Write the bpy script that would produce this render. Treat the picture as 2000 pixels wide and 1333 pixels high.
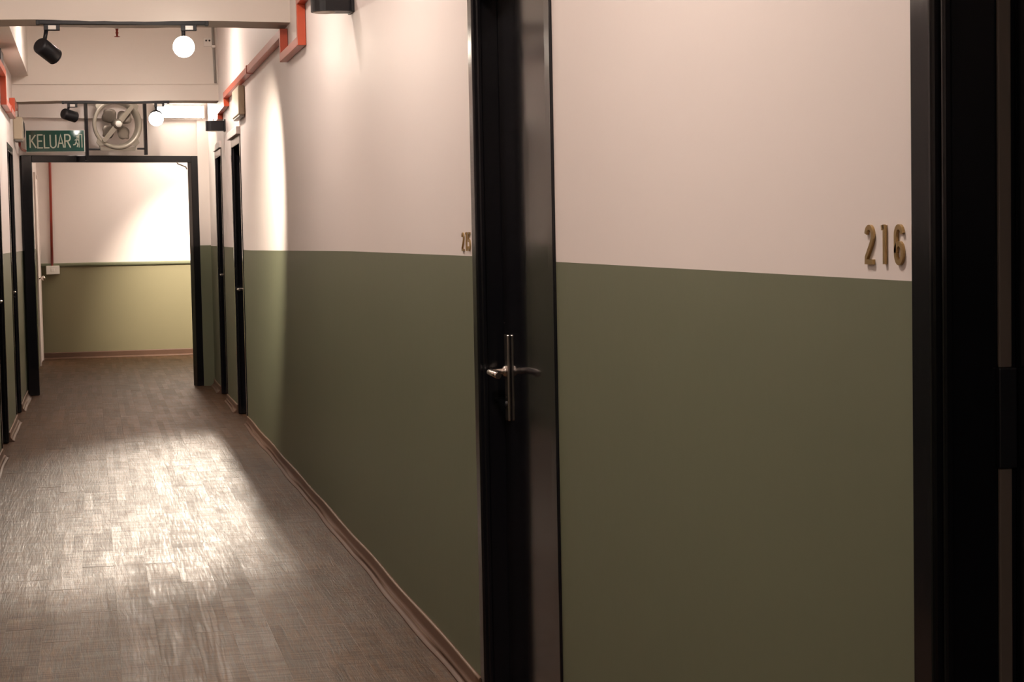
import bpy, bmesh, math, random
from mathutils import Vector, Matrix

for o in list(bpy.data.objects):
    bpy.data.objects.remove(o, do_unlink=True)
S = bpy.context.scene
C = S.collection
PI = math.pi
rnd = random.Random(7)

# ------------------------------------------------------------------ camera, world, exposure
FOCAL, YAW, PITCH, ROLL, EYE = 3605.3, 0.2227, 0.0585, -0.0192, 1.3
fw = Vector((math.sin(YAW) * math.cos(PITCH), math.cos(YAW) * math.cos(PITCH), -math.sin(PITCH)))
rt = Vector((math.cos(YAW), -math.sin(YAW), 0))
up = rt.cross(fw)
cr, sr = math.cos(ROLL), math.sin(ROLL)
rt2, up2 = cr * rt + sr * up, -sr * rt + cr * up
cam_d = bpy.data.cameras.new('camera')
cam_d.sensor_width = 36
cam_d.lens = FOCAL / 2000 * 36
cam_d.clip_start = 0.02
cam = bpy.data.objects.new('camera', cam_d)
C.objects.link(cam)
m3 = Matrix((rt2, up2, -fw)).transposed()
cam.matrix_world = Matrix.Translation((0, 0, EYE)) @ m3.to_4x4()
S.camera = cam

w = bpy.data.worlds.new('world')
S.world = w
w.use_nodes = True
w.node_tree.nodes['Background'].inputs[0].default_value = (1.0, 0.85, 0.72, 1)
w.node_tree.nodes['Background'].inputs[1].default_value = 0.0
S.view_settings.view_transform = 'Standard'
S.view_settings.look = 'None'
S.view_settings.gamma = 1
S.view_settings.exposure = 0.0
S.view_settings.use_curve_mapping = False
S.cycles.use_denoising = True
S.cycles.max_bounces = 10
S.cycles.diffuse_bounces = 6
S.cycles.glossy_bounces = 5
S.cycles.sample_clamp_indirect = 6

WARM = (1.0, 0.86, 0.70)
# lamp powers (each lamp is built further down with its own fitting)
P_WASH1, P_FRONT1 = 420, 22      # track at 9.6 m: head on the wall, head towards the viewer
P_WASH2, P_FRONT2 = 80, 150      # track at 15 m
P_FLOOR, P_END = 1180, 800       # lobby: head towards the corridor, head on the end wall
E_BATTEN, E_LOBBY_FILL = 40.0, 17.0   # lit diffusers of the batten and of the lobby's added fill panel
# unseen fill lights added to brighten the corridor: distance, strength, ceiling height, where
FILL_LIGHTS = [(-1.2, 90, 3.0, 'behind the viewer'), (2.9, 165, 3.0, 'ahead of the viewer'), (5.7, 132, 3.0, 'halfway to the nearer beam'),
         (8.05, 118, 3.0, 'just before the nearer beam'), (13.2, 200, 3.0, 'between the two beams'), (15.72, 20, 2.638, 'behind the farther beam')]

# ------------------------------------------------------------------ dimensions
XR, XL = 1.03, -0.567
PAINT = 1.228
Y_BACK, Y_END = -3.2, 21.1
CEIL, LOBBY_CEIL = 3.0, 2.638
BEAM1, BEAM2 = 9.55, 15.0
BEAM_Z = 2.402
LOBBY_R = 2.0

# ------------------------------------------------------------------ materials
def mat(name, col, rough=0.5, spec=0.5, metal=0.0, coat=0.0, bump=None, var=None, emit=None, coat_rough=0.05):
    m = bpy.data.materials.new(name)
    m.use_nodes = True
    nt = m.node_tree
    b = nt.nodes['Principled BSDF']
    b.inputs['Base Color'].default_value = (*col, 1)
    b.inputs['Roughness'].default_value = rough
    b.inputs['Specular IOR Level'].default_value = spec
    b.inputs['Metallic'].default_value = metal
    b.inputs['Coat Weight'].default_value = coat
    b.inputs['Coat Roughness'].default_value = coat_rough
    if bump or var:
        tc = nt.nodes.new('ShaderNodeTexCoord')
        mp = nt.nodes.new('ShaderNodeMapping')
        nt.links.new(tc.outputs['Object'], mp.inputs[0])
    if var:                                   # (scale, amount, xyz stretch)
        mp.inputs['Scale'].default_value = var[2]
        n = nt.nodes.new('ShaderNodeTexNoise')
        n.inputs['Scale'].default_value = var[0]
        n.inputs['Detail'].default_value = 4
        nt.links.new(mp.outputs[0], n.inputs['Vector'])
        mx = nt.nodes.new('ShaderNodeMix')
        mx.data_type = 'RGBA'
        k = var[1]
        mx.inputs[6].default_value = (*[c * (1 - k) for c in col], 1)
        mx.inputs[7].default_value = (*[min(1, c * (1 + k)) for c in col], 1)
        nt.links.new(n.outputs['Fac'], mx.inputs[0])
        nt.links.new(mx.outputs[2], b.inputs['Base Color'])
    if bump:                                  # (scale, strength, xyz stretch)
        mp2 = nt.nodes.new('ShaderNodeMapping')
        mp2.inputs['Scale'].default_value = bump[2]
        nt.links.new(tc.outputs['Object'], mp2.inputs[0])
        n2 = nt.nodes.new('ShaderNodeTexNoise')
        n2.inputs['Scale'].default_value = bump[0]
        n2.inputs['Detail'].default_value = 5
        nt.links.new(mp2.outputs[0], n2.inputs['Vector'])
        bp = nt.nodes.new('ShaderNodeBump')
        bp.inputs['Strength'].default_value = bump[1]
        bp.inputs['Distance'].default_value = 0.01
        nt.links.new(n2.outputs['Fac'], bp.inputs['Height'])
        nt.links.new(bp.outputs[0], b.inputs['Normal'])
    if emit:
        b.inputs['Emission Color'].default_value = (*emit[0], 1)
        b.inputs['Emission Strength'].default_value = emit[1]
    return m

M = {}
M['cream'] = mat('cream_wall_paint', (0.74, 0.668, 0.635), 0.55, 0.3, bump=(14, 0.06, (1, 1, 1)), var=(1.5, 0.02, (1, 1, 1)))
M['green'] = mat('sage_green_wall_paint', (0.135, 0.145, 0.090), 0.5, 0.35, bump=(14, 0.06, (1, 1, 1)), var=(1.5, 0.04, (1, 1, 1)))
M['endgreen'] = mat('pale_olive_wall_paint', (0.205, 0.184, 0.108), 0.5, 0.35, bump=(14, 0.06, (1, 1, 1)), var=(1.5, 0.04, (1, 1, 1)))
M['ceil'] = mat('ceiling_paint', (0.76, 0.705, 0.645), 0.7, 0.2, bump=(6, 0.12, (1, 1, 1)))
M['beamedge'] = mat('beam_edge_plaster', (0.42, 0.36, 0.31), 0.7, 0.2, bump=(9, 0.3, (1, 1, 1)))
M['black'] = mat('black_gloss_paint', (0.006, 0.006, 0.008), 0.16, 0.38, coat=0.10, bump=(22, 0.05, (1, 1, 0.25)))
M['leaf'] = mat('black_door_paint', (0.007, 0.007, 0.009), 0.11, 0.5, bump=(5, 0.015, (1, 1, 0.3)))
M['rubber'] = mat('grey_brown_seal', (0.13, 0.105, 0.088), 0.6, 0.3)
M['steel'] = mat('satin_steel', (0.62, 0.56, 0.52), 0.25, 0.5, metal=1.0)
M['brass'] = mat('brushed_brass', (0.42, 0.29, 0.13), 0.35, 0.5, metal=0.85)
M['matblack'] = mat('black_powder_coat', (0.010, 0.010, 0.013), 0.4, 0.4)
M['orange'] = mat('orange_trunking_paint', (0.47, 0.068, 0.026), 0.33, 0.5, coat=0.15)
M['white'] = mat('white_plastic', (0.80, 0.77, 0.72), 0.35, 0.4)
M['beige'] = mat('beige_plastic', (0.55, 0.47, 0.35), 0.4, 0.4)
M['fan'] = mat('grey_painted_steel', (0.33, 0.30, 0.25), 0.36, 0.5, metal=0.35)
M['blade'] = mat('fan_blade_metal', (0.17, 0.145, 0.12), 0.4, 0.5, metal=0.4)
M['sign'] = mat('green_acrylic_sign', (0.005, 0.072, 0.054), 0.10, 0.55, coat=0.5, bump=(9, 0.05, (1, 1, 1)))
M['signtext'] = mat('pale_sign_lettering', (0.55, 0.62, 0.52), 0.3, 0.4)
M['skirt'] = mat('brown_vinyl_skirting', (0.105, 0.056, 0.035), 0.55, 0.3, var=(8, 0.25, (1, 0.2, 1)))
M['skirtlip'] = mat('pale_vinyl_lip', (0.18, 0.115, 0.078), 0.55, 0.3)
M['pvc'] = mat('red_conduit', (0.27, 0.036, 0.020), 0.35, 0.5)
M['grey'] = mat('grey_conduit', (0.30, 0.28, 0.26), 0.45, 0.4)
M['lens'] = mat('lit_lamp_lens', (1, 1, 1), 0.3, 0.2, emit=((1.0, 0.93, 0.82), 30))
M['batten'] = mat('lit_batten_diffuser', (1, 1, 1), 0.3, 0.2, emit=((1.0, 0.93, 0.82), E_BATTEN))
M['panel'] = mat('fill_panel_glow', (1, 1, 1), 0.3, 0.2, emit=((1.0, 0.86, 0.74), E_LOBBY_FILL))
for _y, _e, _z, _w in FILL_LIGHTS:
    M['dome%g' % _y] = mat('fill_light_glow', (1, 1, 1), 0.3, 0.2, emit=((1.0, 0.86, 0.76), _e))
M['diff'] = mat('unlit_lamp_glass', (0.62, 0.56, 0.48), 0.35, 0.4)
M['railgreen'] = mat('dado_rail_green', (0.15, 0.16, 0.10), 0.45, 0.4)

def wood(name):
    m = bpy.data.materials.new(name)
    m.use_nodes = True
    nt = m.node_tree
    b = nt.nodes['Principled BSDF']
    geo = nt.nodes.new('ShaderNodeNewGeometry')
    oi = nt.nodes.new('ShaderNodeObjectInfo')
    add = nt.nodes.new('ShaderNodeVectorMath'); add.operation = 'MULTIPLY_ADD'
    comb = nt.nodes.new('ShaderNodeCombineXYZ')
    for i in range(3):
        nt.links.new(oi.outputs['Random'], comb.inputs[i])
    add.inputs[1].default_value = (40, 40, 40)
    nt.links.new(comb.outputs[0], add.inputs[0])
    nt.links.new(geo.outputs['Position'], add.inputs[2])
    def noise(scale, detail, stretch, rough=0.6, dist=0.0):
        mp = nt.nodes.new('ShaderNodeMapping'); mp.inputs['Scale'].default_value = stretch
        nt.links.new(add.outputs[0], mp.inputs[0])
        n = nt.nodes.new('ShaderNodeTexNoise')
        n.inputs['Scale'].default_value = scale; n.inputs['Detail'].default_value = detail
        n.inputs['Roughness'].default_value = rough; n.inputs['Distortion'].default_value = dist
        nt.links.new(mp.outputs[0], n.inputs['Vector'])
        return n
    grain = noise(26, 6, (3.4, 0.22, 1), 0.72, 0.9)
    blot = noise(5, 3, (1.2, 0.6, 1))
    ramp = nt.nodes.new('ShaderNodeValToRGB')
    ramp.color_ramp.elements[0].position = 0.36
    ramp.color_ramp.elements[0].color = (0.036, 0.018, 0.009, 1)
    ramp.color_ramp.elements[1].position = 0.64
    ramp.color_ramp.elements[1].color = (0.112, 0.060, 0.032, 1)
    nt.links.new(grain.outputs['Fac'], ramp.inputs[0])
    mx = nt.nodes.new('ShaderNodeMix'); mx.data_type = 'RGBA'; mx.blend_type = 'MULTIPLY'
    mx.inputs[0].default_value = 1.0
    r2 = nt.nodes.new('ShaderNodeMapRange')
    r2.inputs[1].default_value = 0; r2.inputs[2].default_value = 1
    r2.inputs[3].default_value = 0.90; r2.inputs[4].default_value = 1.10
    nt.links.new(oi.outputs['Random'], r2.inputs[0])
    r3 = nt.nodes.new('ShaderNodeMapRange')
    r3.inputs[1].default_value = 0.3; r3.inputs[2].default_value = 0.7
    r3.inputs[3].default_value = 0.82; r3.inputs[4].default_value = 1.15
    nt.links.new(blot.outputs['Fac'], r3.inputs[0])
    # printed strips, three to a plank, of random length and tone; faint marks across them
    sep = nt.nodes.new('ShaderNodeSeparateXYZ'); nt.links.new(geo.outputs['Position'], sep.inputs[0])
    def math_node(op, a, b):
        n = nt.nodes.new('ShaderNodeMath'); n.operation = op
        for i, v in enumerate((a, b)):
            if isinstance(v, (int, float)):
                n.inputs[i].default_value = v
            elif v is not None:
                nt.links.new(v, n.inputs[i])
        return n.outputs[0]
    sx = math_node('SNAP', math_node('ADD', sep.outputs[0], 0.567), (XR - XL) / 39)
    wn1 = nt.nodes.new('ShaderNodeTexWhiteNoise'); wn1.noise_dimensions = '1D'; nt.links.new(sx, wn1.inputs['W'])
    sy = math_node('SNAP', math_node('ADD', sep.outputs[1], wn1.outputs['Value']), 0.61)
    cb = nt.nodes.new('ShaderNodeCombineXYZ'); nt.links.new(sx, cb.inputs[0]); nt.links.new(sy, cb.inputs[1])
    wn2 = nt.nodes.new('ShaderNodeTexWhiteNoise'); wn2.noise_dimensions = '2D'; nt.links.new(cb.outputs[0], wn2.inputs['Vector'])
    strip_tone = math_node('ADD', math_node('MULTIPLY', wn2.outputs['Value'], 0.28), 0.86)
    cross = noise(9, 5, (0.5, 7.0, 1), 0.65)
    rc = nt.nodes.new('ShaderNodeMapRange')
    rc.inputs[1].default_value = 0.35; rc.inputs[2].default_value = 0.6; rc.inputs[3].default_value = 0.72; rc.inputs[4].default_value = 1.08
    nt.links.new(cross.outputs['Fac'], rc.inputs[0])
    tone = math_node('MULTIPLY', strip_tone, rc.outputs[0])
    mul = nt.nodes.new('ShaderNodeMath'); mul.operation = 'MULTIPLY'
    tm = math_node('MULTIPLY', r3.outputs[0], tone)
    nt.links.new(r2.outputs[0], mul.inputs[0]); nt.links.new(tm, mul.inputs[1])
    nt.links.new(ramp.outputs[0], mx.inputs[6]); nt.links.new(mul.outputs[0], mx.inputs[7])
    nt.links.new(mx.outputs[2], b.inputs['Base Color'])
    rr = nt.nodes.new('ShaderNodeMapRange')
    rr.inputs[1].default_value = 0.3; rr.inputs[2].default_value = 0.7
    rr.inputs[3].default_value = 0.34; rr.inputs[4].default_value = 0.56
    half = nt.nodes.new('ShaderNodeMix'); half.data_type = 'FLOAT'; half.inputs[0].default_value = 0.65
    nt.links.new(blot.outputs['Fac'], half.inputs[2]); nt.links.new(grain.outputs['Fac'], half.inputs[3])
    gl = math_node('ADD', half.outputs[0], math_node('MULTIPLY', math_node('SUBTRACT', 1.0, tone), 0.38))
    nt.links.new(gl, rr.inputs[0])
    nt.links.new(rr.outputs[0], b.inputs['Roughness'])
    b.inputs['Specular IOR Level'].default_value = 0.17
    b.inputs['Specular Tint'].default_value = (1.0, 0.69, 0.48, 1)
    # relief: fine grain along the plank plus the slow cross ripples of a floor laid on uneven screed
    ripple = nt.nodes.new('ShaderNodeTexNoise')
    rp = nt.nodes.new('ShaderNodeMapping'); rp.inputs['Scale'].default_value = (0.55, 3.2, 1)
    nt.links.new(geo.outputs['Position'], rp.inputs[0])
    ripple.inputs['Scale'].default_value = 2.2; ripple.inputs['Detail'].default_value = 4
    nt.links.new(rp.outputs[0], ripple.inputs['Vector'])
    b1 = nt.nodes.new('ShaderNodeBump'); b1.inputs['Strength'].default_value = 0.17; b1.inputs['Distance'].default_value = 0.01
    nt.links.new(ripple.outputs['Fac'], b1.inputs['Height'])
    b2 = nt.nodes.new('ShaderNodeBump'); b2.inputs['Strength'].default_value = 0.65; b2.inputs['Distance'].default_value = 0.003
    nt.links.new(grain.outputs['Fac'], b2.inputs['Height'])
    nt.links.new(b1.outputs[0], b2.inputs['Normal'])
    nt.links.new(b2.outputs[0], b.inputs['Normal'])
    return m
M['wood'] = wood('wood_print_vinyl')

# ------------------------------------------------------------------ mesh helpers
def box(bm, x0, x1, y0, y1, z0, z1, mi=0, bev=0.0, seg=2):
    vs = [bm.verts.new(p) for p in ((x0, y0, z0), (x1, y0, z0), (x1, y1, z0), (x0, y1, z0),
                                    (x0, y0, z1), (x1, y0, z1), (x1, y1, z1), (x0, y1, z1))]
    fs = [bm.faces.new([vs[i] for i in q]) for q in
          ((0, 3, 2, 1), (4, 5, 6, 7), (0, 1, 5, 4), (1, 2, 6, 5), (2, 3, 7, 6), (3, 0, 4, 7))]
    for f in fs:
        f.material_index = mi
    if bev:
        es = {e for f in fs for e in f.edges}
        r = bmesh.ops.bevel(bm, geom=list(es), offset=bev, segments=seg, affect='EDGES', profile=0.5)
        for f in r['faces']:
            f.material_index = mi
    return vs

def frame_of(d):
    d = Vector(d).normalized()
    a = Vector((0, 0, 1)) if abs(d.z) < 0.95 else Vector((1, 0, 0))
    u = d.cross(a).normalized()
    return u, d.cross(u).normalized(), d

def lathe(bm, p, d, prof, n=24, mi=0):
    """prof: (distance along d, radius); radius 0 closes."""
    u, v, d = frame_of(d)
    p = Vector(p)
    rings = []
    for t, r in prof:
        c = p + d * t
        if r <= 1e-6:
            rings.append([bm.verts.new(c)])
        else:
            rings.append([bm.verts.new(c + r * (math.cos(a) * u + math.sin(a) * v)) for a in (2 * PI * i / n for i in range(n))])
    for A, B in zip(rings, rings[1:]):
        for i in range(n):
            j = (i + 1) % n
            if len(A) == 1 and len(B) == 1:
                continue
            if len(A) == 1:
                f = bm.faces.new((A[0], B[i], B[j]))
            elif len(B) == 1:
                f = bm.faces.new((A[i], B[0], A[j]))
            else:
                f = bm.faces.new((A[i], B[i], B[j], A[j]))
            f.material_index = mi
            f.smooth = True

def rod(bm, a, b, r, n=14, mi=0):
    a, b = Vector(a), Vector(b)
    L = (b - a).length
    lathe(bm, a, b - a, [(0, 0), (0, r), (L, r), (L, 0)], n, mi)

def tube(bm, pts, r, n=10, mi=0):
    pts = [Vector(p) for p in pts]
    rings = []
    ref = None
    for i, p in enumerate(pts):
        d = (pts[min(i + 1, len(pts) - 1)] - pts[max(i - 1, 0)]).normalized()
        if ref is None:
            ref = frame_of(d)[0]
        u = (ref - d * ref.dot(d)).normalized()
        ref = u
        v = d.cross(u)
        rings.append([bm.verts.new(p + r * (math.cos(2 * PI * k / n) * u + math.sin(2 * PI * k / n) * v)) for k in range(n)])
    for A, B in zip(rings, rings[1:]):
        for k in range(n):
            f = bm.faces.new((A[k], A[(k + 1) % n], B[(k + 1) % n], B[k]))
            f.smooth = True; f.material_index = mi
    bm.faces.new(rings[0][::-1]).material_index = mi
    bm.faces.new(rings[-1]).material_index = mi

def prism(bm, outline, o, u, v, n, depth, mi=0):
    """outline in (u, v) extruded by depth along n from origin o."""
    o, u, v, n = Vector(o), Vector(u), Vector(v), Vector(n)
    A = [bm.verts.new(o + u * a + v * b) for a, b in outline]
    B = [bm.verts.new(o + u * a + v * b + n * depth) for a, b in outline]
    fs = [bm.faces.new(A[::-1]), bm.faces.new(B)]
    k = len(A)
    for i in range(k):
        fs.append(bm.faces.new((A[i], A[(i + 1) % k], B[(i + 1) % k], B[i])))
    for f in fs:
        f.material_index = mi

def stroke(bm, pts, width, o, u, v, n, depth, closed=False):
    """a flat ribbon of the given width along a polyline, extruded along n."""
    o, u, v, n = Vector(o), Vector(u), Vector(v), Vector(n)
    P = [Vector(p) for p in pts]
    k = len(P)
    L, R = [], []
    for i in range(k):
        if closed:
            a, b = P[i - 1], P[(i + 1) % k]
            d0, d1 = (P[i] - a).normalized(), (b - P[i]).normalized()
        else:
            d0 = (P[i] - P[i - 1]).normalized() if i else (P[1] - P[0]).normalized()
            d1 = (P[i + 1] - P[i]).normalized() if i < k - 1 else d0
        n0, n1 = Vector((-d0.y, d0.x)), Vector((-d1.y, d1.x))
        mm = (n0 + n1)
        mm = mm.normalized() if mm.length > 1e-4 else n0
        s = min(1.8, 1 / max(0.4, mm.dot(n0)))
        L.append(P[i] + mm * s * width / 2)
        R.append(P[i] - mm * s * width / 2)
    def V(p, z):
        return bm.verts.new(o + u * p.x + v * p.y + n * z)
    l0, r0, l1, r1 = [[V(p, z) for p in q] for q, z in ((L, 0), (R, 0), (L, depth), (R, depth))]
    for i in range(k if closed else k - 1):
        j = (i + 1) % k
        for q in ((l1[i], r1[i], r1[j], l1[j]), (l0[j], r0[j], r0[i], l0[i]), (l0[i], l1[i], l1[j], l0[j]), (r1[i], r0[i], r0[j], r1[j])):
            bm.faces.new(q)
    if not closed:
        for i in (0, k - 1):
            bm.faces.new((l0[i], r0[i], r1[i], l1[i]))

def obj(name, bm, mats, parent=None, loc=None, smooth=False):
    bmesh.ops.recalc_face_normals(bm, faces=bm.faces)
    me = bpy.data.meshes.new(name)
    bm.to_mesh(me)
    bm.free()
    for mm in (mats if isinstance(mats, (list, tuple)) else [mats]):
        me.materials.append(M[mm] if isinstance(mm, str) else mm)
    if smooth:
        for p in me.polygons:
            p.use_smooth = True
    o = bpy.data.objects.new(name, me)
    C.objects.link(o)
    if loc is not None:
        o.location = loc
    if parent is not None:
        o.parent = parent
    return o

def boxobj(name, dims, mats, parent=None, bev=0.0):
    bm = bmesh.new()
    box(bm, *dims, bev=bev)
    return obj(name, bm, mats, parent)

def tag(o, label=None, cat=None, group=None, kind=None):
    for k, v in (('label', label), ('category', cat), ('group', group), ('kind', kind)):
        if v:
            o[k] = v
    return o

def empty(name, label, cat, loc=(0, 0, 0), group=None):
    o = bpy.data.objects.new(name, None)
    o.empty_display_size = 0.1
    C.objects.link(o)
    o.location = loc
    tag(o, label, cat, group)
    return o

def struct(name, bm, mats, label, cat=None):
    return tag(obj(name, bm, mats), label, cat, None, 'structure')

# ------------------------------------------------------------------ openings
# (outer near edge, outer far edge) along the corridor; height to the top of the frame
DOORS_R = [(1.20, 2.20), (4.08, 5.005), (12.95, 13.80), (14.87, 15.62)]
DOORS_L = [(1.40, 2.35), (5.2, 6.15), (8.3, 9.25), (11.5, 12.42), (13.72, 14.62)]
DOOR_TOP = 2.02

def paint_r(y):
    t = [(-4, 1.228), (2.2, 1.228), (4.0, 1.232), (5.0, 1.238), (7.6, 1.238), (10, 1.228), (12.8, 1.216), (14, 1.235), (22, 1.24)]
    for (a, p), (b, q) in zip(t, t[1:]):
        if y <= b:
            return p + (q - p) * (y - a) / (b - a)
    return t[-1][1]

def side_wall(x0, x1, y0, y1, doors, top, paint):
    bm = bmesh.new()
    def piece(a, b, zlo, zhi, mi):
        n = max(1, int((b - a) / 0.6))
        for i in range(n):
            ya, yb = a + (b - a) * i / n, a + (b - a) * (i + 1) / n
            vs = box(bm, x0, x1, ya, yb, 0, 1, mi)
            for v in vs:
                yy = v.co.y
                lo = zlo(yy) if callable(zlo) else zlo
                hi = zhi(yy) if callable(zhi) else zhi
                v.co.z = hi if v.co.z > 0.5 else lo
    cur = y0
    for a, b in doors + [(y1, None)]:
        if a > cur:
            piece(cur, a, 0.0, paint, 1)
            piece(cur, a, paint, top, 0)
        if b is None:
            break
        piece(a, b, DOOR_TOP, top, 0)
        cur = b
    bmesh.ops.remove_doubles(bm, verts=bm.verts, dist=1e-5)
    return bm

# floor: slab plus single planks
bm = bmesh.new()
box(bm, XL - 0.15, LOBBY_R + 0.15, Y_BACK - 0.15, Y_END + 0.15, -0.12, -0.004)
floor = struct('floor', bm, 'wood', 'brown wood-look vinyl plank floor of the corridor')
NCOL = 13
pw = (XR - XL) / NCOL
PL = 0.92
plank_mesh = {}
def plank(L):
    key = round(L, 3)
    if key not in plank_mesh:
        b = bmesh.new()
        box(b, -pw / 2 + 0.00015, pw / 2 - 0.00015, 0.00015, L - 0.00015, -0.0045, 0.0)
        me = bpy.data.meshes.new('plank'); b.to_mesh(me); b.free()
        me.materials.append(M['wood'])
        plank_mesh[key] = me
    o = bpy.data.objects.new('plank', plank_mesh[key])
    C.objects.link(o)
    o.parent = floor
    return o
n_planks = 0
for c in range(NCOL):
    y = 2.9 + rnd.choice([0.0, 0.23, 0.46, 0.69]) 
    while y < Y_END - 0.01:
        L = min(PL, Y_END - y)
        o = plank(L)
        o.location = (XL + pw * (c + 0.5), y, rnd.uniform(-0.00012, 0.00012))
        o.rotation_euler = (rnd.uniform(-0.0004, 0.0004), rnd.uniform(-0.002, 0.002), 0)
        y += L
        n_planks += 1

# side walls
struct('wall_right', side_wall(XR, XR + 0.2, Y_BACK, 16.75, DOORS_R, CEIL, paint_r), ['cream', 'green'],
       'right corridor wall, cream above and sage green below')
struct('wall_left', side_wall(XL - 0.2, XL, Y_BACK, Y_END, DOORS_L, CEIL, PAINT), ['cream', 'green'],
       'left corridor wall, cream above and sage green below')
# lobby beyond the open frame
bm = bmesh.new()
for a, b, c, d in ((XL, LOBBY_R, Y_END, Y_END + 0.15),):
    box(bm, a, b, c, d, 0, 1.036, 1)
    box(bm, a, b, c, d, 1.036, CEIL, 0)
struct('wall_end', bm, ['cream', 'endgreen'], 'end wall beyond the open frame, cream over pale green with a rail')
bm = bmesh.new()
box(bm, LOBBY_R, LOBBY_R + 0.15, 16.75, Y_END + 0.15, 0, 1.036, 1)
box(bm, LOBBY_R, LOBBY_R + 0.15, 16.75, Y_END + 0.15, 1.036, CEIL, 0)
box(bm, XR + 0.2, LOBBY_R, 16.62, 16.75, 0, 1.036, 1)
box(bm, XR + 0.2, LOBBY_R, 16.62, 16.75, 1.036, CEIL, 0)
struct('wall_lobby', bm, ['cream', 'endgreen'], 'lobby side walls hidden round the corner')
bm = bmesh.new()
box(bm, XL - 0.15, XR + 0.15, Y_BACK - 0.15, Y_BACK, 0, PAINT, 1)
box(bm, XL - 0.15, XR + 0.15, Y_BACK - 0.15, Y_BACK, PAINT, CEIL, 0)
struct('wall_back', bm, ['cream', 'green'], 'wall behind the viewer closing the corridor')
# stub return beside the open frame
bm = bmesh.new()
box(bm, 0.935, XR, 16.50, 16.62, 0, 1.243, 1)
box(bm, 0.935, XR, 16.50, 16.62, 1.243, LOBBY_CEIL, 0)
struct('wall_return', bm, ['cream', 'green'], 'narrow return wall right of the open frame')

# ceiling, beams, soffit
bm = bmesh.new()
box(bm, XL - 0.15, XR + 0.15, Y_BACK - 0.15, BEAM2 + 0.27, CEIL, CEIL + 0.12)
box(bm, XL - 0.15, LOBBY_R + 0.15, BEAM2 + 0.27, Y_END + 0.15, LOBBY_CEIL, LOBBY_CEIL + 0.12)
struct('ceiling', bm, 'ceil', 'cream ceiling over corridor and lobby')

def beam(name, y, d, label, lip=0.0):
    bm = bmesh.new()
    n = 24
    # slightly uneven lower arris, as the plaster is
    xs = [XL + (XR - XL) * i / n for i in range(n + 1)]
    lower = [BEAM_Z + 0.003 * math.sin(7 * x + y) + rnd.uniform(-0.0015, 0.0015) for x in xs]
    def strip(yf, zt, mi):
        f0 = [bm.verts.new((x, yf, z)) for x, z in zip(xs, lower)]
        f1 = [bm.verts.new((x, yf, zt)) for x in xs]
        b0 = [bm.verts.new((x, y + d, z - 0.002)) for x, z in zip(xs, lower)]
        b1 = [bm.verts.new((x, y + d, zt)) for x in xs]
        for i in range(n):
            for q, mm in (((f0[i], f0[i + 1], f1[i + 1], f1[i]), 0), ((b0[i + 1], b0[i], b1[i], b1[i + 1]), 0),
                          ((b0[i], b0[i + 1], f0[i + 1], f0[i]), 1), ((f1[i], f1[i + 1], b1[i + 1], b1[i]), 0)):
                bm.faces.new(q).material_index = mm
        for i in (0, n):
            bm.faces.new((f0[i], b0[i], b1[i], f1[i]))
    if lip:
        strip(y, BEAM_Z + 0.13, 0)
        box(bm, XL, XR, y - lip, y + d, BEAM_Z + 0.13, CEIL)
    else:
        strip(y, CEIL, 0)
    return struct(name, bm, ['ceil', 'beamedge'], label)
beam('trim_1', BEAM1, 0.28, 'nearer ceiling beam across the corridor')
beam('trim_2', BEAM2, 0.27, 'farther ceiling beam above the open frame', 0.012)
bm = bmesh.new()
box(bm, XL, -0.44, BEAM1 + 0.28, BEAM2 - 0.012, 2.60, CEIL)
struct('trim_3', bm, 'ceil', 'boxed soffit along the top of the left wall')

# dado rail and skirting
def rail(name, x0, x1, y, z, label):
    bm = bmesh.new()
    prof = [(0, 0), (0.016, 0.003), (0.024, 0.014), (0.024, 0.030), (0.012, 0.040), (0, 0.042)]
    prism(bm, [(a, b) for a, b in prof], (x0, y, z), (0, -1, 0), (0, 0, 1), (1, 0, 0), x1 - x0)
    return struct(name, bm, 'railgreen', label)
rail('trim_4', XL, LOBBY_R, Y_END, 1.020, 'green dado rail on the end wall')

def skirting(name, x, side, spans, label, wav=0.0035):
    bm = bmesh.new()
    # profile (out from the wall, height): coved vinyl with a lip, a body, a groove and a foot
    prof = [(0.0, 0.058), (0.006, 0.060), (0.0085, 0.054), (0.009, 0.030), (0.014, 0.020), (0.020, 0.017), (0.021, 0.013),
            (0.028, 0.007), (0.036, 0.003), (0.038, 0.000), (0.0, 0.0)]
    for y0, y1 in spans:
        n = max(2, int((y1 - y0) / 0.06))
        prev = None
        for i in range(n + 1):
            y = y0 + (y1 - y0) * i / n
            wv = wav * (math.sin(y * 3.3) + 0.6 * math.sin(y * 7.7 + 1)) 
            wz = wav * 0.9 * math.sin(y * 4.6 + 0.5)
            ring = [bm.verts.new((x - side * (d + (wv if d > 0.02 else wv * 0.25 + 0.002) * (d > 0)), y, max(0, z + wz * z / 0.06))) for d, z in prof]
            if prev:
                for k in range(len(prof)):
                    kk = (k + 1) % len(prof)
                    f = bm.faces.new((prev[k], prev[kk], ring[kk], ring[k]))
                    f.material_index = 1 if k in (0, 1, 5) else 0
                    f.smooth = k not in (9, 10)
            else:
                bm.faces.new(ring)
            prev = ring
        bm.faces.new(prev[::-1])
    return struct(name, bm, ['skirt', 'skirtlip'], label)
def gaps(y0, y1, doors):
    out, cur = [], y0
    for a, b in doors:
        out.append((cur, a)); cur = b
    out.append((cur, y1))
    return [(a, b) for a, b in out if b - a > 0.05]
skirting('baseboard_right', XR, 1, gaps(Y_BACK, 16.5, DOORS_R), 'wavy brown vinyl skirting along the right wall')
skirting('baseboard_left', XL, -1, gaps(Y_BACK, 16.02, DOORS_L), 'brown vinyl skirting along the left wall', 0.003)
bm = bmesh.new()
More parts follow.
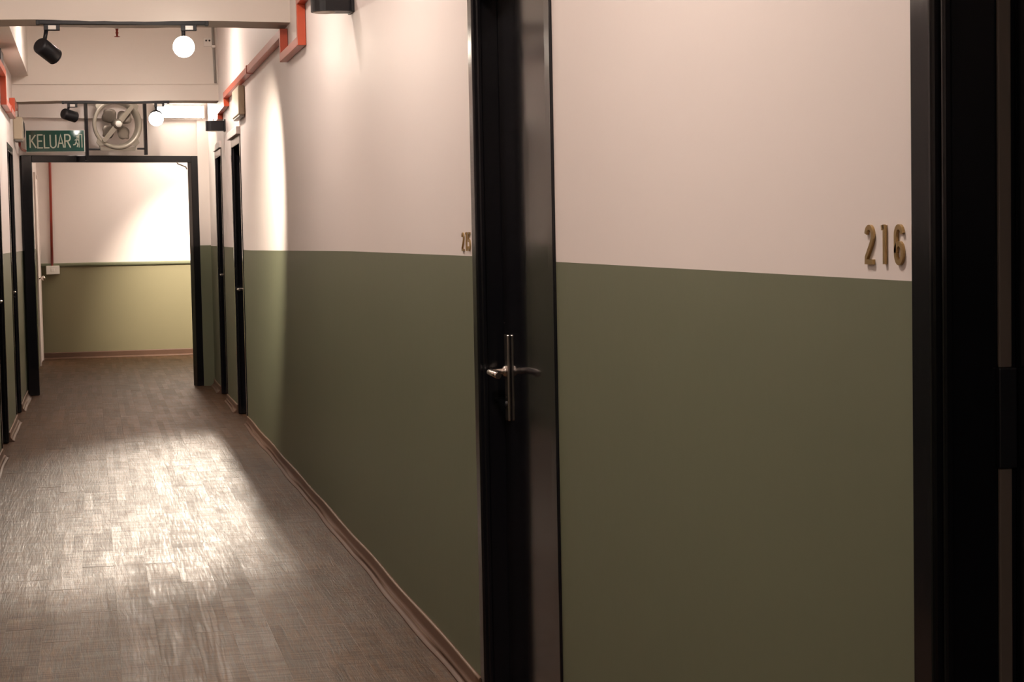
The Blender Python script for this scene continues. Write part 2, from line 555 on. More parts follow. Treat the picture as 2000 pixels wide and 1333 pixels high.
prism(bm, [(0, 0), (0.03, 0), (0.026, 0.006), (0.012, 0.014), (0.010, 0.062), (0.004, 0.07), (0, 0.07)], (XL, Y_END, 0), (0, -1, 0), (0, 0, 1), (1, 0, 0), LOBBY_R - XL)
struct('baseboard_end', bm, 'skirt', 'brown skirting at the foot of the end wall')

# ------------------------------------------------------------------ doors
def door(n, side, y0, y1, label, reveal=0.066, face=0.058, hinge_near=True, lever=True, sill_seal=False, casing=None, lever_z=0.925):
    """side +1: in the right wall, -1: in the left wall.  Built around x = wall plane."""
    X = XR if side > 0 else XL
    def bx(name, out0, out1, ya, yb, za, zb, m, parent, bev=0.0, seg=2):
        # out: distance from the wall plane into the wall (negative = into the corridor)
        a, b = X + side * out0, X + side * out1
        bmm = bmesh.new()
        box(bmm, min(a, b), max(a, b), ya, yb, za, zb, bev=bev, seg=seg)
        return obj(name, bmm, m, parent)
    root = bpy.data.objects.new('door_%d' % n, None)
    C.objects.link(root)
    tag(root, label, 'door', None, 'structure')
    depth = reveal + 0.055
    for ya, yb in ((y0, y0 + face), (y1 - face, y1)):
        bx('jamb', -0.006, depth, ya, yb, 0.0, DOOR_TOP, 'black', root, 0.006, 3)
    bx('frame_head', -0.006, depth, y0 + face, y1 - face, DOOR_TOP - face, DOOR_TOP, 'black', root, 0.006, 3)
    # bead just inside the arris of each jamb
    for ya, yb in ((y0 + face, y0 + face + 0.010), (y1 - face - 0.010, y1 - face)):
        bx('bead', 0.006, 0.020, ya, yb, 0.0, DOOR_TOP - face, 'black', root, 0.004, 3)
    ya, yb = y0 + face + 0.004, y1 - face - 0.004
    leaf = bx('door_leaf', reveal, reveal + 0.042, ya, yb, 0.006, DOOR_TOP - face - 0.004, 'leaf', root, 0.002, 1)
    if sill_seal:
        yy = y1 - face
        for za, zb in ((0.01, 0.99), (1.118, DOOR_TOP - face - 0.01)):
            bx('seal_strip', reveal - 0.024, reveal - 0.006, yy - 0.006, yy, za, zb, 'rubber', root, 0.002)
        bx('strike_plate', reveal - 0.026, reveal - 0.001, yy - 0.010, yy, 0.99, 1.118, 'matblack', root, 0.002)
    if lever:
        s = 1 if hinge_near else -1
        yh = (yb - 0.062) if hinge_near else (ya + 0.062)
        pl = bx('handle_plate', reveal - 0.009, reveal, yh - 0.019, yh + 0.019, lever_z - 0.135, lever_z + 0.100, 'steel', root, 0.003, 2)
        b = bmesh.new()
        f = lambda out, y, z: (X + side * out, y, z)
        r = 0.0085
        pts = [f(reveal - 0.008, yh, lever_z), f(reveal - 0.040, yh, lever_z), f(reveal - 0.052, yh - s * 0.004, lever_z),
               f(reveal - 0.057, yh - s * 0.014, lever_z), f(reveal - 0.057, yh - s * 0.06, lever_z), f(reveal - 0.055, yh - s * 0.112, lever_z - 0.003)]
        tube(b, pts, r, 12)
        lathe(b, f(reveal - 0.009, yh, lever_z), (-side, 0, 0), [(0, 0), (0, 0.016), (0.006, 0.015), (0.010, 0.010), (0.010, 0)], 18)
        obj('lever', b, 'steel', pl)
        b = bmesh.new()
        lathe(b, f(reveal - 0.0085, yh, lever_z - 0.09), (-side, 0, 0), [(0, 0), (0, 0.0085), (0.004, 0.008), (0.004, 0)], 16)
        obj('keyhole', b, 'matblack', pl)
    if casing:
        b = bmesh.new()
        a0, a1 = sorted((X - side * casing, X + side * 0.005))
        box(b, a0, a1, y0 - 0.02, y1 + 0.02, DOOR_TOP + 0.002, DOOR_TOP + 0.055, bev=0.004)
        tag(obj('lintel_strip', b, 'cream', root), 'cream strip above the frame')
    return root

door(1, 1, *DOORS_R[0], 'black door right of the brass number 216', reveal=0.107, face=0.062, sill_seal=True, lever=False)
door(2, 1, *DOORS_R[1], 'glossy black door right of the brass number 215')
door(3, 1, *DOORS_R[2], 'black door far along the right wall under a cream strip', casing=0.03)
door(4, 1, *DOORS_R[3], 'farthest black door in the right wall, beside the open frame', lever_z=1.0, casing=0.018)
door(5, -1, *DOORS_L[3], 'black door at the left edge of the photo')
door(6, -1, *DOORS_L[4], 'farther black door in the left wall, by the open frame')
for i, (a, b) in enumerate(DOORS_L[:3]):
    door(9 + i, -1, a, b, ['black door in the left wall nearest the viewer, out of the frame', 'second black door in the left wall, out of the frame',
                           'third black door in the left wall, out of the frame'][i])

# white door on the left wall of the lobby
root = bpy.data.objects.new('door_7', None); C.objects.link(root)
tag(root, 'white door seen edge-on at the left of the lobby', 'door', None, 'structure')
boxobj('door_leaf', (XL, XL + 0.012, 19.95, 20.85, 0.01, 1.98), 'cream', root, 0.003)
for a, b in ((19.90, 19.95), (20.85, 20.90)):
    boxobj('jamb', (XL, XL + 0.02, a, b, 0, 2.03), 'cream', root, 0.003)
bm = bmesh.new()
lathe(bm, (XL + 0.012, 20.05, 0.92), (1, 0, 0), [(0, 0), (0, 0.026), (0.006, 0.024), (0.010, 0.011), (0.035, 0.011), (0.042, 0.022), (0.056, 0.026), (0.068, 0.018), (0.071, 0)], 18)
obj('door_knob', bm, 'steel', root)

# ------------------------------------------------------------------ open door frame (trim) between corridor and lobby
fr = bpy.data.objects.new('door_8', None); C.objects.link(fr)
tag(fr, 'open black door frame across the corridor', 'door frame', None, 'structure')
fa, fb = Vector((-0.553, 16.08, 0)), Vector((0.935, 16.50, 0))
fd = (fb - fa).normalized(); fn = Vector((fd.y, -fd.x, 0)); FW = (fb - fa).length
fr.location = fa
fr.rotation_euler = (0, 0, math.atan2(fd.y, fd.x))
HB, HT = 1.972, 2.030
def fbox(name, x0, x1, z0, z1, y0=0.0, y1=0.10, m='black', bev=0.004, parent=fr):
    b = bmesh.new(); box(b, x0, x1, y0, y1, z0, z1, bev=bev); return obj(name, b, m, parent)
fbox('jamb', 0.0, 0.088, 0, HT)
fbox('jamb', FW - 0.062, FW, 0, HT)
fbox('frame_head', 0.088, FW - 0.062, HB, HT)
fbox('bead', 0.088, 0.100, 0, HB, 0.03, 0.07)
# loose wire stub under the head
bm = bmesh.new()
tube(bm, [(FW - 0.19, 0.01, HB + 0.01), (FW - 0.185, -0.005, HB - 0.012), (FW - 0.15, -0.01, HB - 0.025), (FW - 0.115, -0.012, HB - 0.04), (FW - 0.105, -0.012, HB - 0.06)], 0.006, 8)
obj('wire_stub', bm, 'rubber', fr)

# wall over the open frame: it steps forward in a band at the top
bm = bmesh.new()
box(bm, -0.014, FW + 0.10, 0.02, 0.10, HT, 2.345)
box(bm, -0.014, FW + 0.10, -0.03, 0.10, 2.345, LOBBY_CEIL)
ov = struct('wall_front', bm, 'cream', 'cream wall over the open frame with a stepped band along its top')
ov.location = fa; ov.rotation_euler = fr.rotation_euler
# lit batten on the band
bt = empty('batten_light', 'glowing white batten light at the top of the wall over the open frame', 'light', fa + fd * 1.16 - Vector((-fd.y, fd.x, 0)) * 0.002 + Vector((0, 0, 2.352)))
bt.rotation_euler = fr.rotation_euler
bm = bmesh.new(); box(bm, 0.0, 0.42, -0.055, -0.03, 0.004, 0.112, bev=0.003); obj('batten_body', bm, 'white', bt)
bm = bmesh.new(); box(bm, 0.010, 0.41, -0.080, -0.054, 0.010, 0.106, bev=0.012, seg=4); tag(obj('diffuser', bm, 'batten', bt), 'glowing white diffuser')
for a in (-0.012, 0.42):
    bm = bmesh.new(); box(bm, a, a + 0.012, -0.088, -0.03, 0.002, 0.114, bev=0.003); obj('end_cap', bm, 'white', bt)
bm = bmesh.new(); box(bm, 0.0, 0.016, -0.060, -0.035, -0.014, 0.003, bev=0.002); obj('bracket', bm, 'grey', bt)

# ------------------------------------------------------------------ exhaust fan in its black bar frame above the head
fan = empty('exhaust_fan', 'round grey exhaust fan in a thin black bar frame above the open frame', 'fan')
FYc = lambda x: fa.y + (x - fa.x) * (fb.y - fa.y) / (fb.x - fa.x)
fan.location = (0.245, FYc(0.245) - 0.135, 0)
fan.rotation_euler = fr.rotation_euler
cz, R0 = 2.290, 0.205
def fp(name, bm, m, sm=False, parent=fan):
    return obj(name, bm, m, parent, smooth=sm)
for x, z0 in ((-0.272, HT - 0.05), (0.240, HT)):
    bm = bmesh.new(); box(bm, x - 0.013, x + 0.013, -0.035, -0.005, z0, 2.50, bev=0.002); fp('frame_bar', bm, 'black')
bm = bmesh.new(); box(bm, -0.26, 0.23, -0.03, -0.008, 2.485, 2.511, bev=0.002); fp('frame_bar', bm, 'black')
for a, b, z in ((-0.26, -0.16, 2.075), (0.165, 0.23, 2.082)):
    bm = bmesh.new(); box(bm, a, b, -0.03, -0.012, z - 0.008, z + 0.008, bev=0.002); fp('bracket', bm, 'matblack')
# venturi ring
bm = bmesh.new()
lathe(bm, (0, 0.05, cz), (0, -1, 0), [(0, 0.172), (0.0, 0.182), (0.038, 0.188), (0.050, 0.214), (0.064, 0.216), (0.070, 0.210), (0.069, 0.196), (0.056, 0.180), (0.03, 0.173), (0, 0.172)], 48)
fp('fan_ring', bm, 'fan')
for k in range(4):                                  # mounting lugs on the diagonals
    a = PI / 4 + k * PI / 2
    ca, sa = math.cos(a), math.sin(a)
    bm = bmesh.new()
    prism(bm, [(0.196, -0.045), (0.245, -0.020), (0.245, 0.020), (0.196, 0.045)], (0, -0.018, cz), (ca, 0, sa), (-sa, 0, ca), (0, 1, 0), 0.008)
    fp('mounting_lug', bm, 'fan')
bm = bmesh.new()                                    # bottom and top flange of the housing
prism(bm, [(-0.15, -0.225), (0.15, -0.225), (0.16, -0.185), (0.08, -0.205), (0, -0.212), (-0.08, -0.205), (-0.16, -0.185)], (0, -0.012, cz), (1, 0, 0), (0, 0, 1), (0, 1, 0), 0.012)
fp('housing_flange', bm, 'fan')
bm = bmesh.new()
prism(bm, [(-0.15, 0.205), (-0.16, 0.165), (-0.08, 0.198), (0, 0.206), (0.08, 0.198), (0.16, 0.165), (0.15, 0.205)], (0, -0.012, cz), (1, 0, 0), (0, 0, 1), (0, 1, 0), 0.012)
fp('housing_flange', bm, 'fan')
for a in (0.86, 0.86 + PI):                          # diagonal motor arms
    ca, sa = math.cos(a), math.sin(a)
    bm = bmesh.new()
    prism(bm, [(0.03, -0.022), (0.19, -0.018), (0.20, 0.0), (0.19, 0.018), (0.03, 0.022)], (0, -0.030, cz), (ca, 0, sa), (-sa, 0, ca), (0, 1, 0), 0.012)
    fp('motor_arm', bm, 'fan')
bm = bmesh.new()
lathe(bm, (0, 0.03, cz), (0, -1, 0), [(0, 0), (0, 0.045), (0.055, 0.045), (0.075, 0.040), (0.082, 0.026), (0.082, 0)], 28)
hub = fp('hub', bm, 'blade')
bm = bmesh.new()
lathe(bm, (0, -0.0515, cz), (0, -1, 0), [(0, 0), (0, 0.028), (0.004, 0.027), (0.004, 0)], 20)
tag(fp('hub_cap', bm, 'white', parent=hub), 'bright cap on the hub')
for k in range(4):                                  # four broad twisted blades
    a0 = math.radians(130) + k * PI / 2
    bm = bmesh.new()
    rows = []
    for i in range(9):
        t = i / 8
        r = 0.030 + 0.130 * t
        half = (0.020, 0.032, 0.044, 0.054, 0.061, 0.063, 0.059, 0.047, 0.020)[i]
        row = []
        for s in (-1, -0.5, 0, 0.5, 1):
            rr = r - 0.018 * s * s * t
            l = half * s
            y = 0.012 + l * 0.42 + 0.006 * s * s
            ca, sa = math.cos(a0), math.sin(a0)
            row.append(Vector((ca * rr - sa * l, y, cz + sa * rr + ca * l)))
        rows.append(row)
    top = [[bm.verts.new(p) for p in row] for row in rows]
    bot = [[bm.verts.new(p + Vector((0, 0.003, 0))) for p in row] for row in rows]
    for i in range(8):
        for j in range(4):
            bm.faces.new((top[i][j], top[i][j + 1], top[i + 1][j + 1], top[i + 1][j]))
            bm.faces.new((bot[i][j + 1], bot[i][j], bot[i + 1][j], bot[i + 1][j + 1]))
        for j in (0, 4):
            bm.faces.new((top[i][j], bot[i][j], bot[i + 1][j], top[i + 1][j]))
    for i in (0, 8):
        for j in range(4):
            bm.faces.new((top[i][j], top[i][j + 1], bot[i][j + 1], bot[i][j]))
    fp('blade', bm, 'blade', True)

# ------------------------------------------------------------------ lettering strokes (unit: cap height 1)
def arc(cx, cy, rx, ry, a0, a1, n=12):
    return [(cx + rx * math.cos(math.radians(a0 + (a1 - a0) * i / n)), cy + ry * math.sin(math.radians(a0 + (a1 - a0) * i / n))) for i in range(n + 1)]
DIG = {
    '2': [arc(0.26, 0.74, 0.21, 0.21, 170, -20, 14) + [(0.40, 0.55), (0.07, 0.16), (0.06, 0.05), (0.50, 0.05)]],
    '1': [[(0.0, 0.93), (0.14, 0.95)], [(0.16, 1.0), (0.16, 0.0)]],
    '5': [[(0.46, 0.95), (0.12, 0.95), (0.10, 0.55)] + arc(0.25, 0.32, 0.21, 0.27, 125, -160, 16)],
    '6': [arc(0.26, 0.72, 0.20, 0.23, 15, 180, 10) + [(0.06, 0.5), (0.06, 0.3)], arc(0.26, 0.29, 0.20, 0.24, 0, 360, 22)[:-1]],
}
LET = {
    'K': [[(0.0, 0.0), (0.0, 1.0)], [(0.46, 1.0), (0.02, 0.45)], [(0.12, 0.57), (0.48, 0.0)]],
    'E': [[(0.42, 1.0), (0.0, 1.0), (0.0, 0.0), (0.42, 0.0)], [(0.0, 0.52), (0.36, 0.52)]],
    'L': [[(0.0, 1.0), (0.0, 0.0), (0.40, 0.0)]],
    'U': [[(0.0, 1.0), (0.0, 0.28)] + arc(0.23, 0.26, 0.23, 0.26, 180, 360, 10) + [(0.46, 1.0)]],
    'A': [[(0.0, 0.0), (0.24, 1.0), (0.48, 0.0)], [(0.09, 0.34), (0.39, 0.34)]],
    'R': [[(0.0, 0.0), (0.0, 1.0), (0.24, 1.0)] + arc(0.24, 0.76, 0.20, 0.24, 80, -80, 8) + [(0.0, 0.5)], [(0.20, 0.5), (0.46, 0.0)]],
}
def room_number(text, spots, z, h, label, wide=0.13, ws=1.0):
    root = empty('room_number', label, 'room number', (XR, spots[0], z), 'brass room numbers')
    for ch, y in zip(text, spots):
        bm = bmesh.new()
        for k, s in enumerate(DIG[ch]):
            stroke(bm, [(a * h * ws, b * h) for a, b in s], wide * h, (0, y - spots[0], 0), (0, -1, 0), (0, 0, 1), (-1, 0, 0), 0.004, closed=(ch == '6' and k == 1))
        obj('digit', bm, 'brass', root)
    return root
room_number('216', (2.347, 2.293, 2.253), 1.249, 0.052, 'brass room number 216 on the cream wall by the nearest door')
room_number('215', (5.160, 5.104, 5.072), 1.252, 0.052, 'brass room number 215 on the cream wall by the middle door', 0.11, 1.15)

# ------------------------------------------------------------------ exit sign
sg = empty('exit_sign', 'green exit sign reading KELUAR left of the exhaust fan', 'sign', (-0.510, 15.985, 2.048))
bm = bmesh.new(); box(bm, 0, 0.484, 0, 0.045, 0, 0.186, bev=0.003); obj('sign_box', bm, 'white', sg)
bm = bmesh.new(); box(bm, 0.008, 0.478, -0.004, 0.002, 0.006, 0.182, bev=0.001); obj('sign_face', bm, 'sign', sg)
h = 0.108; x = 0.038; zb = 0.038
for ch, adv in zip('KELUAR', (0.062, 0.054, 0.048, 0.061, 0.058, 0.062)):
    bm = bmesh.new()
    for s in LET[ch]:
        stroke(bm, [(a * h * 0.92, b * h) for a, b in s], 0.011, (x, -0.0035, zb), (1, 0, 0), (0, 0, 1), (0, -1, 0), 0.0015)
    obj('letter', bm, 'signtext', sg)
    x += adv
bm = bmesh.new()                                    # running figure and doorway
px0 = 0.400
K = dict(o=(px0, -0.0035, zb), u=(1, 0, 0), v=(0, 0, 1), n=(0, -1, 0), depth=0.0015)
stroke(bm, [(0.036, 0.0), (0.036, 0.108), (0.060, 0.108), (0.060, 0.0)], 0.007, **K)
prism(bm, [(0.024 + 0.009 * math.cos(a), 0.090 + 0.009 * math.sin(a)) for a in (2 * PI * i / 10 for i in range(10))], K['o'], K['u'], K['v'], K['n'], 0.002)
for s in ([(0.022, 0.078), (0.012, 0.046)], [(0.020, 0.072), (0.002, 0.060)], [(0.020, 0.072), (0.036, 0.056)], [(0.012, 0.046), (0.026, 0.028), (0.020, 0.004)], [(0.012, 0.046), (0.004, 0.026), (-0.012, 0.022)]):
    stroke(bm, s, 0.009, **K)
obj('running_figure', bm, 'signtext', sg)
for xx in (0.06, 0.42):
    bm = bmesh.new(); box(bm, xx - 0.01, xx + 0.01, 0.044, 0.20, 0.12, 0.14); obj('wall_bracket', bm, 'white', sg)

# ------------------------------------------------------------------ track lighting
def spot_lamp(name, pos, aim, power, angle, blend, col=WARM, size=0.02):
    l = bpy.data.lights.new(name, 'SPOT')
    l.energy = power; l.color = col; l.spot_size = math.radians(angle); l.spot_blend = blend; l.shadow_soft_size = size
    o = bpy.data.objects.new(name, l)
    C.objects.link(o)
    d = (Vector(aim) - Vector(pos)).normalized()
    o.matrix_world = Matrix.Translation(pos) @ d.to_track_quat('-Z', 'Y').to_matrix().to_4x4()
    return o

def light_track(x0, x1, y, z, label):
    t = empty('light_track', label, 'light track', (x0, y, z), 'ceiling light tracks')
    bm = bmesh.new(); box(bm, 0, x1 - x0, -0.017, 0.017, -0.020, 0.0, bev=0.002); obj('rail', bm, 'matblack', t)
    for a in (-0.004, x1 - x0 - 0.014):
        bm = bmesh.new(); box(bm, a, a + 0.018, -0.019, 0.019, -0.023, 0.0, bev=0.002); obj('end_cap', bm, 'matblack', t)
    return t

def track_head(pos, ztrack, aim, power, angle, blend, label, seen_lens=True, dome=False, r=0.043, L=0.125, size=0.02, col=WARM):
    """pos: centre of the can."""
    p = Vector(pos)
    root = empty('track_spotlight', label, 'spotlight', (p.x, p.y, ztrack), 'track spotlights')
    lp = lambda q: Vector(q) - root.location
    d = (Vector(aim) - p).normalized()
    bm = bmesh.new(); box(bm, -0.012, 0.066, -0.014, 0.014, -0.030, 0.0, bev=0.002); ad = obj('track_adapter', bm, 'matblack', root)
    bm = bmesh.new(); box(bm, 0.010, 0.048, -0.0155, -0.0135, -0.026, -0.006); tag(obj('adapter_label', bm, 'white', ad), 'white label on the adapter')
    bm = bmesh.new()
    back = lp(p) - d * (L * 0.22)
    rod(bm, (0, 0, -0.028), (back.x * 0.6, back.y * 0.6, back.z * 0.75), 0.010, 12)
    rod(bm, (back.x * 0.6, back.y * 0.6, back.z * 0.75), (back.x, back.y, back.z), 0.010, 12)
    obj('stem', bm, 'matblack', root)
    bm = bmesh.new()
    s = lp(p) - d * (L / 2)
    rr = r
    prof = [(0, 0)] + [(0.02 * (1 - math.cos(a)), rr * 0.55 + rr * 0.45 * math.sin(a)) for a in (PI / 2 * i / 5 for i in range(6))]
    prof += [(L - 0.012, rr), (L - 0.010, rr * 0.975), (L - 0.007, rr * 0.975), (L - 0.005, rr), (L, rr), (L, rr * 0.88), (L - 0.018, rr * 0.80), (L - 0.018, 0)]
    lathe(bm, s, d, prof, 32)
    can = obj('lamp_can', bm, 'matblack', root)
    bm = bmesh.new()
    lathe(bm, s + d * (L - 0.0175), d, [(0, 0), (0, rr * 0.79), (0.0135, rr * 0.865), (0.0165, rr * 0.6), (0.0185, 0)], 28)
    if dome:
        lathe(bm, s + d * (L - 0.004), d, [(0, rr * 0.9), (0, rr * 1.03), (0.008, rr * 1.03), (0.020, rr * 0.85), (0.030, rr * 0.5), (0.034, 0)], 28)
    tag(obj('lens', bm, 'lens' if seen_lens else 'diff', can), 'glowing lens' if seen_lens else None)
    sp = spot_lamp('spot_lamp', p + d * (L / 2 + (0.04 if dome else 0.012)), aim, power, angle, blend, col, size)
    return root

light_track(-0.231, 0.612, BEAM1 + 0.02, BEAM_Z + 0.002, 'black light track under the nearer ceiling beam')
track_head((-0.186, BEAM1 + 0.02, 2.255), BEAM_Z - 0.018, (1.03, 10.88, 1.38), P_WASH1, 60, 1.0, 'black spotlight under the nearer beam, tilted down towards the right wall')
track_head((0.488, BEAM1 + 0.0, 2.275), BEAM_Z - 0.018, (0.15, 3.0, 1.45), P_FRONT1, 60, 0.9, 'glowing spotlight under the nearer beam, facing the viewer', dome=True, r=0.052)
light_track(-0.187, 0.637, BEAM2 + 0.02, BEAM_Z + 0.002, 'black light track under the farther ceiling beam')
track_head((-0.139, BEAM2 + 0.02, 2.293), BEAM_Z - 0.018, (1.00, 15.95, 1.98), P_WASH2, 60, 0.9, 'black spotlight under the farther beam, left of the exhaust fan')
track_head((0.534, BEAM2 + 0.0, 2.270), BEAM_Z - 0.018, (0.06, 5.3, 0.0), P_FRONT2, 20, 1.0, 'glowing spotlight under the farther beam, right of the exhaust fan', dome=True, r=0.055)
# round unseen fill lights added for even brightness, above the frame
for yy, _e, zz, where in FILL_LIGHTS:
    fl = empty('fill_light', 'added unseen round fill light %s, above the frame' % where, 'fill light', (0.25, yy, zz), 'added fill lights')
    bm = bmesh.new(); lathe(bm, (0, 0, 0), (0, 0, -1), [(0, 0), (0, 0.165), (0.030, 0.165), (0.034, 0.150), (0.020, 0.150), (0.020, 0)], 32); obj('fill_base', bm, 'white', fl)
    bm = bmesh.new(); lathe(bm, (0, 0, -0.022), (0, 0, -1), [(0, 0), (0, 0.149), (0.020, 0.140), (0.036, 0.100), (0.042, 0)], 32); obj('diffuser', bm, 'dome%g' % yy, fl)
# lobby
track_head((0.897, 19.40, 2.560), LOBBY_CEIL, (0.46, 4.4, 0.0), P_FLOOR, 24, 1.0, 'glowing spotlight on the lobby ceiling aimed down the corridor floor', r=0.030, L=0.05, size=0.03)
track_head((1.42, 19.2, 2.45), LOBBY_CEIL, (1.18, 21.1, 0.85), P_END, 56, 1.0, 'lobby spotlight round the corner aimed at the end wall')
pnl = empty('fill_light', 'added white fill panel on the lobby ceiling, hidden above the open frame', 'fill light', (1.05, 20.3, LOBBY_CEIL))  # unseen panel, added to brighten the lobby
bm = bmesh.new(); box(bm, -0.32, 0.32, -0.65, 0.65, -0.012, 0.0, bev=0.002); obj('fill_panel_frame', bm, 'white', pnl)
bm = bmesh.new(); box(bm, -0.30, 0.30, -0.63, 0.63, -0.016, -0.011); tag(obj('diffuser', bm, 'panel', pnl), 'glowing white diffuser')

# ------------------------------------------------------------------ wall lights
def wall_light(y, z, h, wdt, proj, label):
    root = empty('wall_light', label, 'wall light', (XR, y, z), 'black wall lights')
    r = wdt / 2
    out = [(0.0, -r * 0.8), (0.0, r * 0.8), (proj - r, r)] + [(proj - r + r * math.sin(a), r * math.cos(a)) for a in (PI * i / 14 for i in range(1, 14))] + [(proj - r, -r)]
    bm = bmesh.new()
    prism(bm, out, (0, 0, 0), (-1, 0, 0), (0, 1, 0), (0, 0, 1), h)
    body = obj('lamp_body', bm, 'matblack', root)
    bm = bmesh.new(); box(bm, -0.012, 0.0, -r * 1.05, r * 1.05, -0.004, h + 0.012, bev=0.002); obj('back_plate', bm, 'matblack', root)
    bm = bmesh.new()
    lathe(bm, (-(proj - r), 0, 0.004), (0, 0, -1), [(0, 0), (0, r * 0.82), (0.0055, r * 0.84), (0.0065, r * 0.80), (0.0045, r * 0.72), (0.0045, 0)], 28)
    tag(obj('lamp_glass', bm, 'diff', root), 'pale unlit glass under the lamp')
    return root
wall_light(7.27, 2.178, 0.085, 0.105, 0.165, 'black wall light at the top of the photo, pale glass below')
wall_light(14.37, 2.125, 0.075, 0.10, 0.150, 'small black wall light far along the right wall by the open frame')

# ------------------------------------------------------------------ orange trunking
def trunking(x, side, path, label, wd=0.045, th=0.040):
    """path: list of (y, z) of the duct's centre line on the wall."""
    root = empty('cable_trunking', label, 'cable trunking', (x, path[0][0], path[0][1]), 'orange cable trunking')
    y0, z0 = path[0]
    for si, ((ya, za), (yb, zb)) in enumerate(zip(path, path[1:])):
        a, b = Vector((0, ya - y0, za - z0)), Vector((0, yb - y0, zb - z0))
        d = (b - a).normalized(); v = Vector((0, -d.z, d.y))
        if v.z < 0:
            v = -v
        e = wd / 2
        a2, b2 = (a + d * e if si else a), (b + d * e if si < len(path) - 2 else b)
        bm = bmesh.new()
        w0 = Vector((-side * 0.002, 0, 0))
        A = [bm.verts.new(q + w0) for q in (a2 - v * e, a2 + v * e, b2 + v * e, b2 - v * e)]
        off = Vector((-side * th, 0, 0))
        B = [bm.verts.new(q.co + off) for q in A]
        bm.faces.new(A); bm.faces.new(B[::-1])
        for i in range(4):
            bm.faces.new((A[i], A[(i + 1) % 4], B[(i + 1) % 4], B[i]))
        bmesh.ops.bevel(bm, geom=list(bm.edges), offset=0.002, segments=1, affect='EDGES')
        obj('duct_length', bm, 'orange', root)
        # coupling lid line half way along each long run
        if (b - a).length > 1.0:
            mid = (a + b) / 2
            bm = bmesh.new()
            k = 0.03
            A = [bm.verts.new(w0 + mid + d * s * k + v * t * (e + 0.003)) for s, t in ((-1, -1), (-1, 1), (1, 1), (1, -1))]
            off = Vector((-side * (th + 0.003), 0, 0))
            B = [bm.verts.new(q.co + off) for q in A]
            bm.faces.new(A); bm.faces.new(B[::-1])
            for i in range(4):
                bm.faces.new((A[i], A[(i + 1) % 4], B[(i + 1) % 4], B[i]))
            obj('coupling', bm, 'orange', root)
    return root
trunking(XR, 1, [(1.0, 2.43), (8.88, 2.43), (8.88, 2.235), (9.70, 2.235), (9.70, 2.36), (13.9, 2.36), (13.9, 2.30), (14.6, 2.29), (14.6, 2.25), (15.6, 2.22)],
         'orange cable trunking along the top of the right wall, dipping under the beams')
trunking(XL, -1, [(12.1, 2.44), (12.95, 2.44), (12.95, 2.25), (14.4, 2.25), (14.4, 2.36), (14.95, 2.345)],
         'orange cable trunking high on the left wall by the exit sign')

# ------------------------------------------------------------------ small fittings
def emergency_light(x, side, y, z, hh, wy, proj, label):
    root = empty('emergency_light', label, 'emergency light', (x, y, z), 'beige emergency lights')
    bm = bmesh.new()
    a, b = sorted((0, -side * proj))
    box(bm, a, b, -wy / 2, wy / 2, 0, hh, bev=0.010, seg=3)
    obj('housing', bm, 'beige', root)
    bm = bmesh.new()
    box(bm, a + 0.006, b - 0.006, -wy / 2 + 0.01, wy / 2 - 0.01, -0.012, 0.002, bev=0.003)
    obj('battery_tray', bm, 'grey', root)
    for s in (-1, 1):
        bm = bmesh.new()
        lathe(bm, (-side * proj * 0.5, s * wy * 0.28, hh - 0.003), (0, 0, 1), [(0, 0), (0, 0.012), (0.008, 0.011), (0.008, 0)], 14)
        obj('fixing_boss', bm, 'beige', root)
    return root
emergency_light(XR, 1, 12.75, 2.125, 0.195, 0.55, 0.045, 'beige emergency light box on the right wall under the orange trunking')
emergency_light(XL, -1, 15.12, 2.105, 0.175, 0.26, 0.070, 'beige emergency light box on the left wall beside the exit sign')
tag(boxobj('junction_box', (XL, XL + 0.03, 12.55, 12.95, 2.470, 2.57), 'matblack', None, 0.004), 'small black box high on the left wall at the photo edge', 'box')
# red flexible conduit from the emergency light to the sign, black cable
bm = bmesh.new()
tube(bm, [(-0.530, 15.20, 2.094), (-0.531, 15.26, 2.070), (-0.529, 15.40, 2.056), (-0.522, 15.65, 2.052), (-0.511, 15.97, 2.062)], 0.010, 10)
tag(obj('flexible_conduit', bm, 'pvc'), 'short curved red conduit at the lower left corner of the exit sign', 'conduit')
bm = bmesh.new()
tube(bm, [(-0.515, 15.265, 2.285), (-0.505, 15.27, 2.275), (-0.494, 15.27, 2.245), (-0.491, 15.27, 2.19), (-0.496, 15.27, 2.14), (-0.504, 15.262, 2.12)], 0.006, 8)
tag(obj('power_cable', bm, 'matblack'), 'curved black cable beside the left emergency light', 'cable')
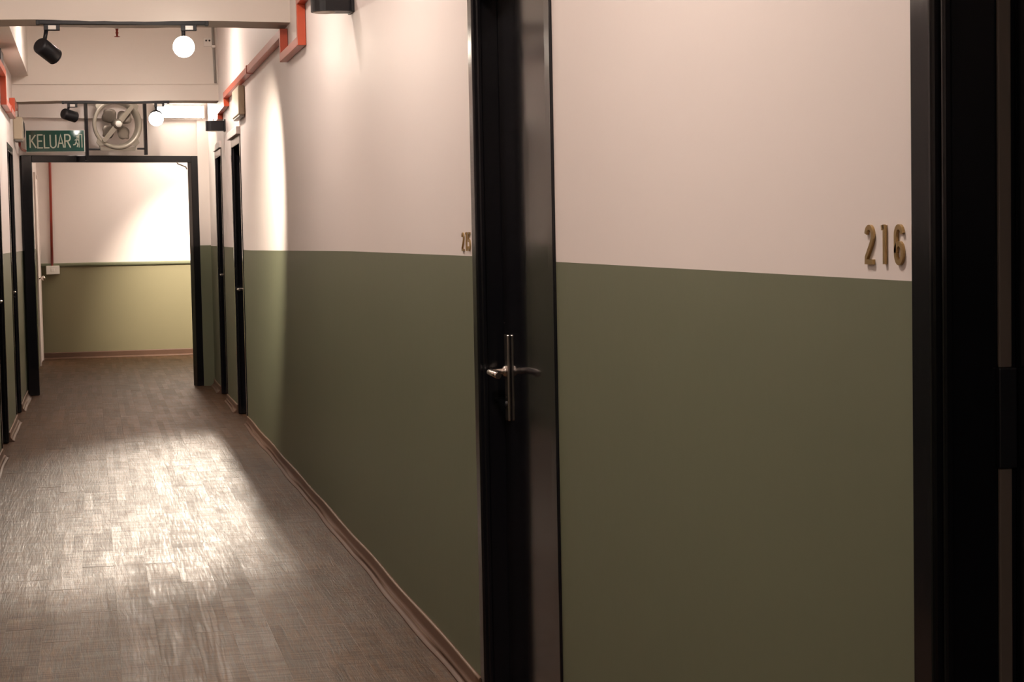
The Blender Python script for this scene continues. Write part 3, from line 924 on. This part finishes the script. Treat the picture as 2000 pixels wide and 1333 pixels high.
# red conduit and switch box on the end wall
bm = bmesh.new(); tube(bm, [(XL + 0.001, Y_END - 0.016, 2.29), (-0.46, Y_END - 0.016, 2.29), (-0.43, Y_END - 0.016, 2.283), (-0.419, Y_END - 0.016, 2.255), (-0.420, Y_END - 0.016, 2.10), (-0.431, Y_END - 0.016, 1.03)], 0.014, 12)
tag(obj('conduit_pipe', bm, 'pvc'), 'thin vertical red conduit running down the end wall', 'conduit')
sw = empty('switch_box', 'cream switch box at the foot of the red conduit on the end wall', 'switch', (-0.425, Y_END - 0.026, 0.94))
bm = bmesh.new(); box(bm, -0.073, 0.073, -0.03, 0.026, 0, 0.094, bev=0.005); obj('box_body', bm, 'white', sw)
bm = bmesh.new(); box(bm, -0.020, 0.020, -0.034, -0.029, 0.03, 0.065, bev=0.002); obj('rocker', bm, 'white', sw)
# sprinkler behind the nearer beam
spk = empty('sprinkler', 'small red sprinkler head hanging behind the nearer beam', 'sprinkler', (0.20, 12.0, 2.585))
bm = bmesh.new(); rod(bm, (0, 0, 0.05), (0, 0, CEIL - 2.585), 0.012, 12); obj('drop_pipe', bm, 'white', spk)
bm = bmesh.new(); lathe(bm, (0, 0, 0.07), (0, 0, -1), [(0, 0), (0, 0.034), (0.008, 0.030), (0.020, 0.014), (0.020, 0)], 20); obj('escutcheon', bm, 'white', spk)
bm = bmesh.new(); lathe(bm, (0, 0, 0.05), (0, 0, -1), [(0, 0), (0, 0.010), (0.018, 0.007), (0.026, 0.011), (0.034, 0.007), (0.046, 0.007), (0.048, 0.018), (0.051, 0.018), (0.051, 0)], 18); obj('nozzle', bm, 'pvc', spk)
# plate with two dark holes and a grey conduit on the upper face of the farther beam
pt = empty('cable_outlet', 'pale outlet plate with two dark holes high on the farther beam', 'outlet', (0.955, BEAM2 - 0.012, 2.865))
bm = bmesh.new(); box(bm, -0.033, 0.033, -0.012, 0, -0.035, 0.035, bev=0.004); obj('outlet_plate', bm, 'white', pt)
for s in (-0.013, 0.013):
    bm = bmesh.new(); lathe(bm, (s, -0.011, 0.012), (0, -1, 0), [(0, 0), (0, 0.008), (0.003, 0.007), (0.003, 0)], 14); obj('outlet_hole', bm, 'matblack', pt)
gc = empty('surface_conduit', 'thin grey conduit running down the farther beam by the right wall', 'conduit', (1.005, BEAM2 - 0.024, 2.60))
bm = bmesh.new(); rod(bm, (0, 0, -0.06), (-0.01, 0, CEIL - 2.60), 0.009, 10); obj('conduit_tube', bm, 'grey', gc)
bm = bmesh.new(); box(bm, -0.022, 0.010, -0.010, 0.012, 0.22, 0.24, bev=0.002); obj('saddle_clip', bm, 'white', gc)
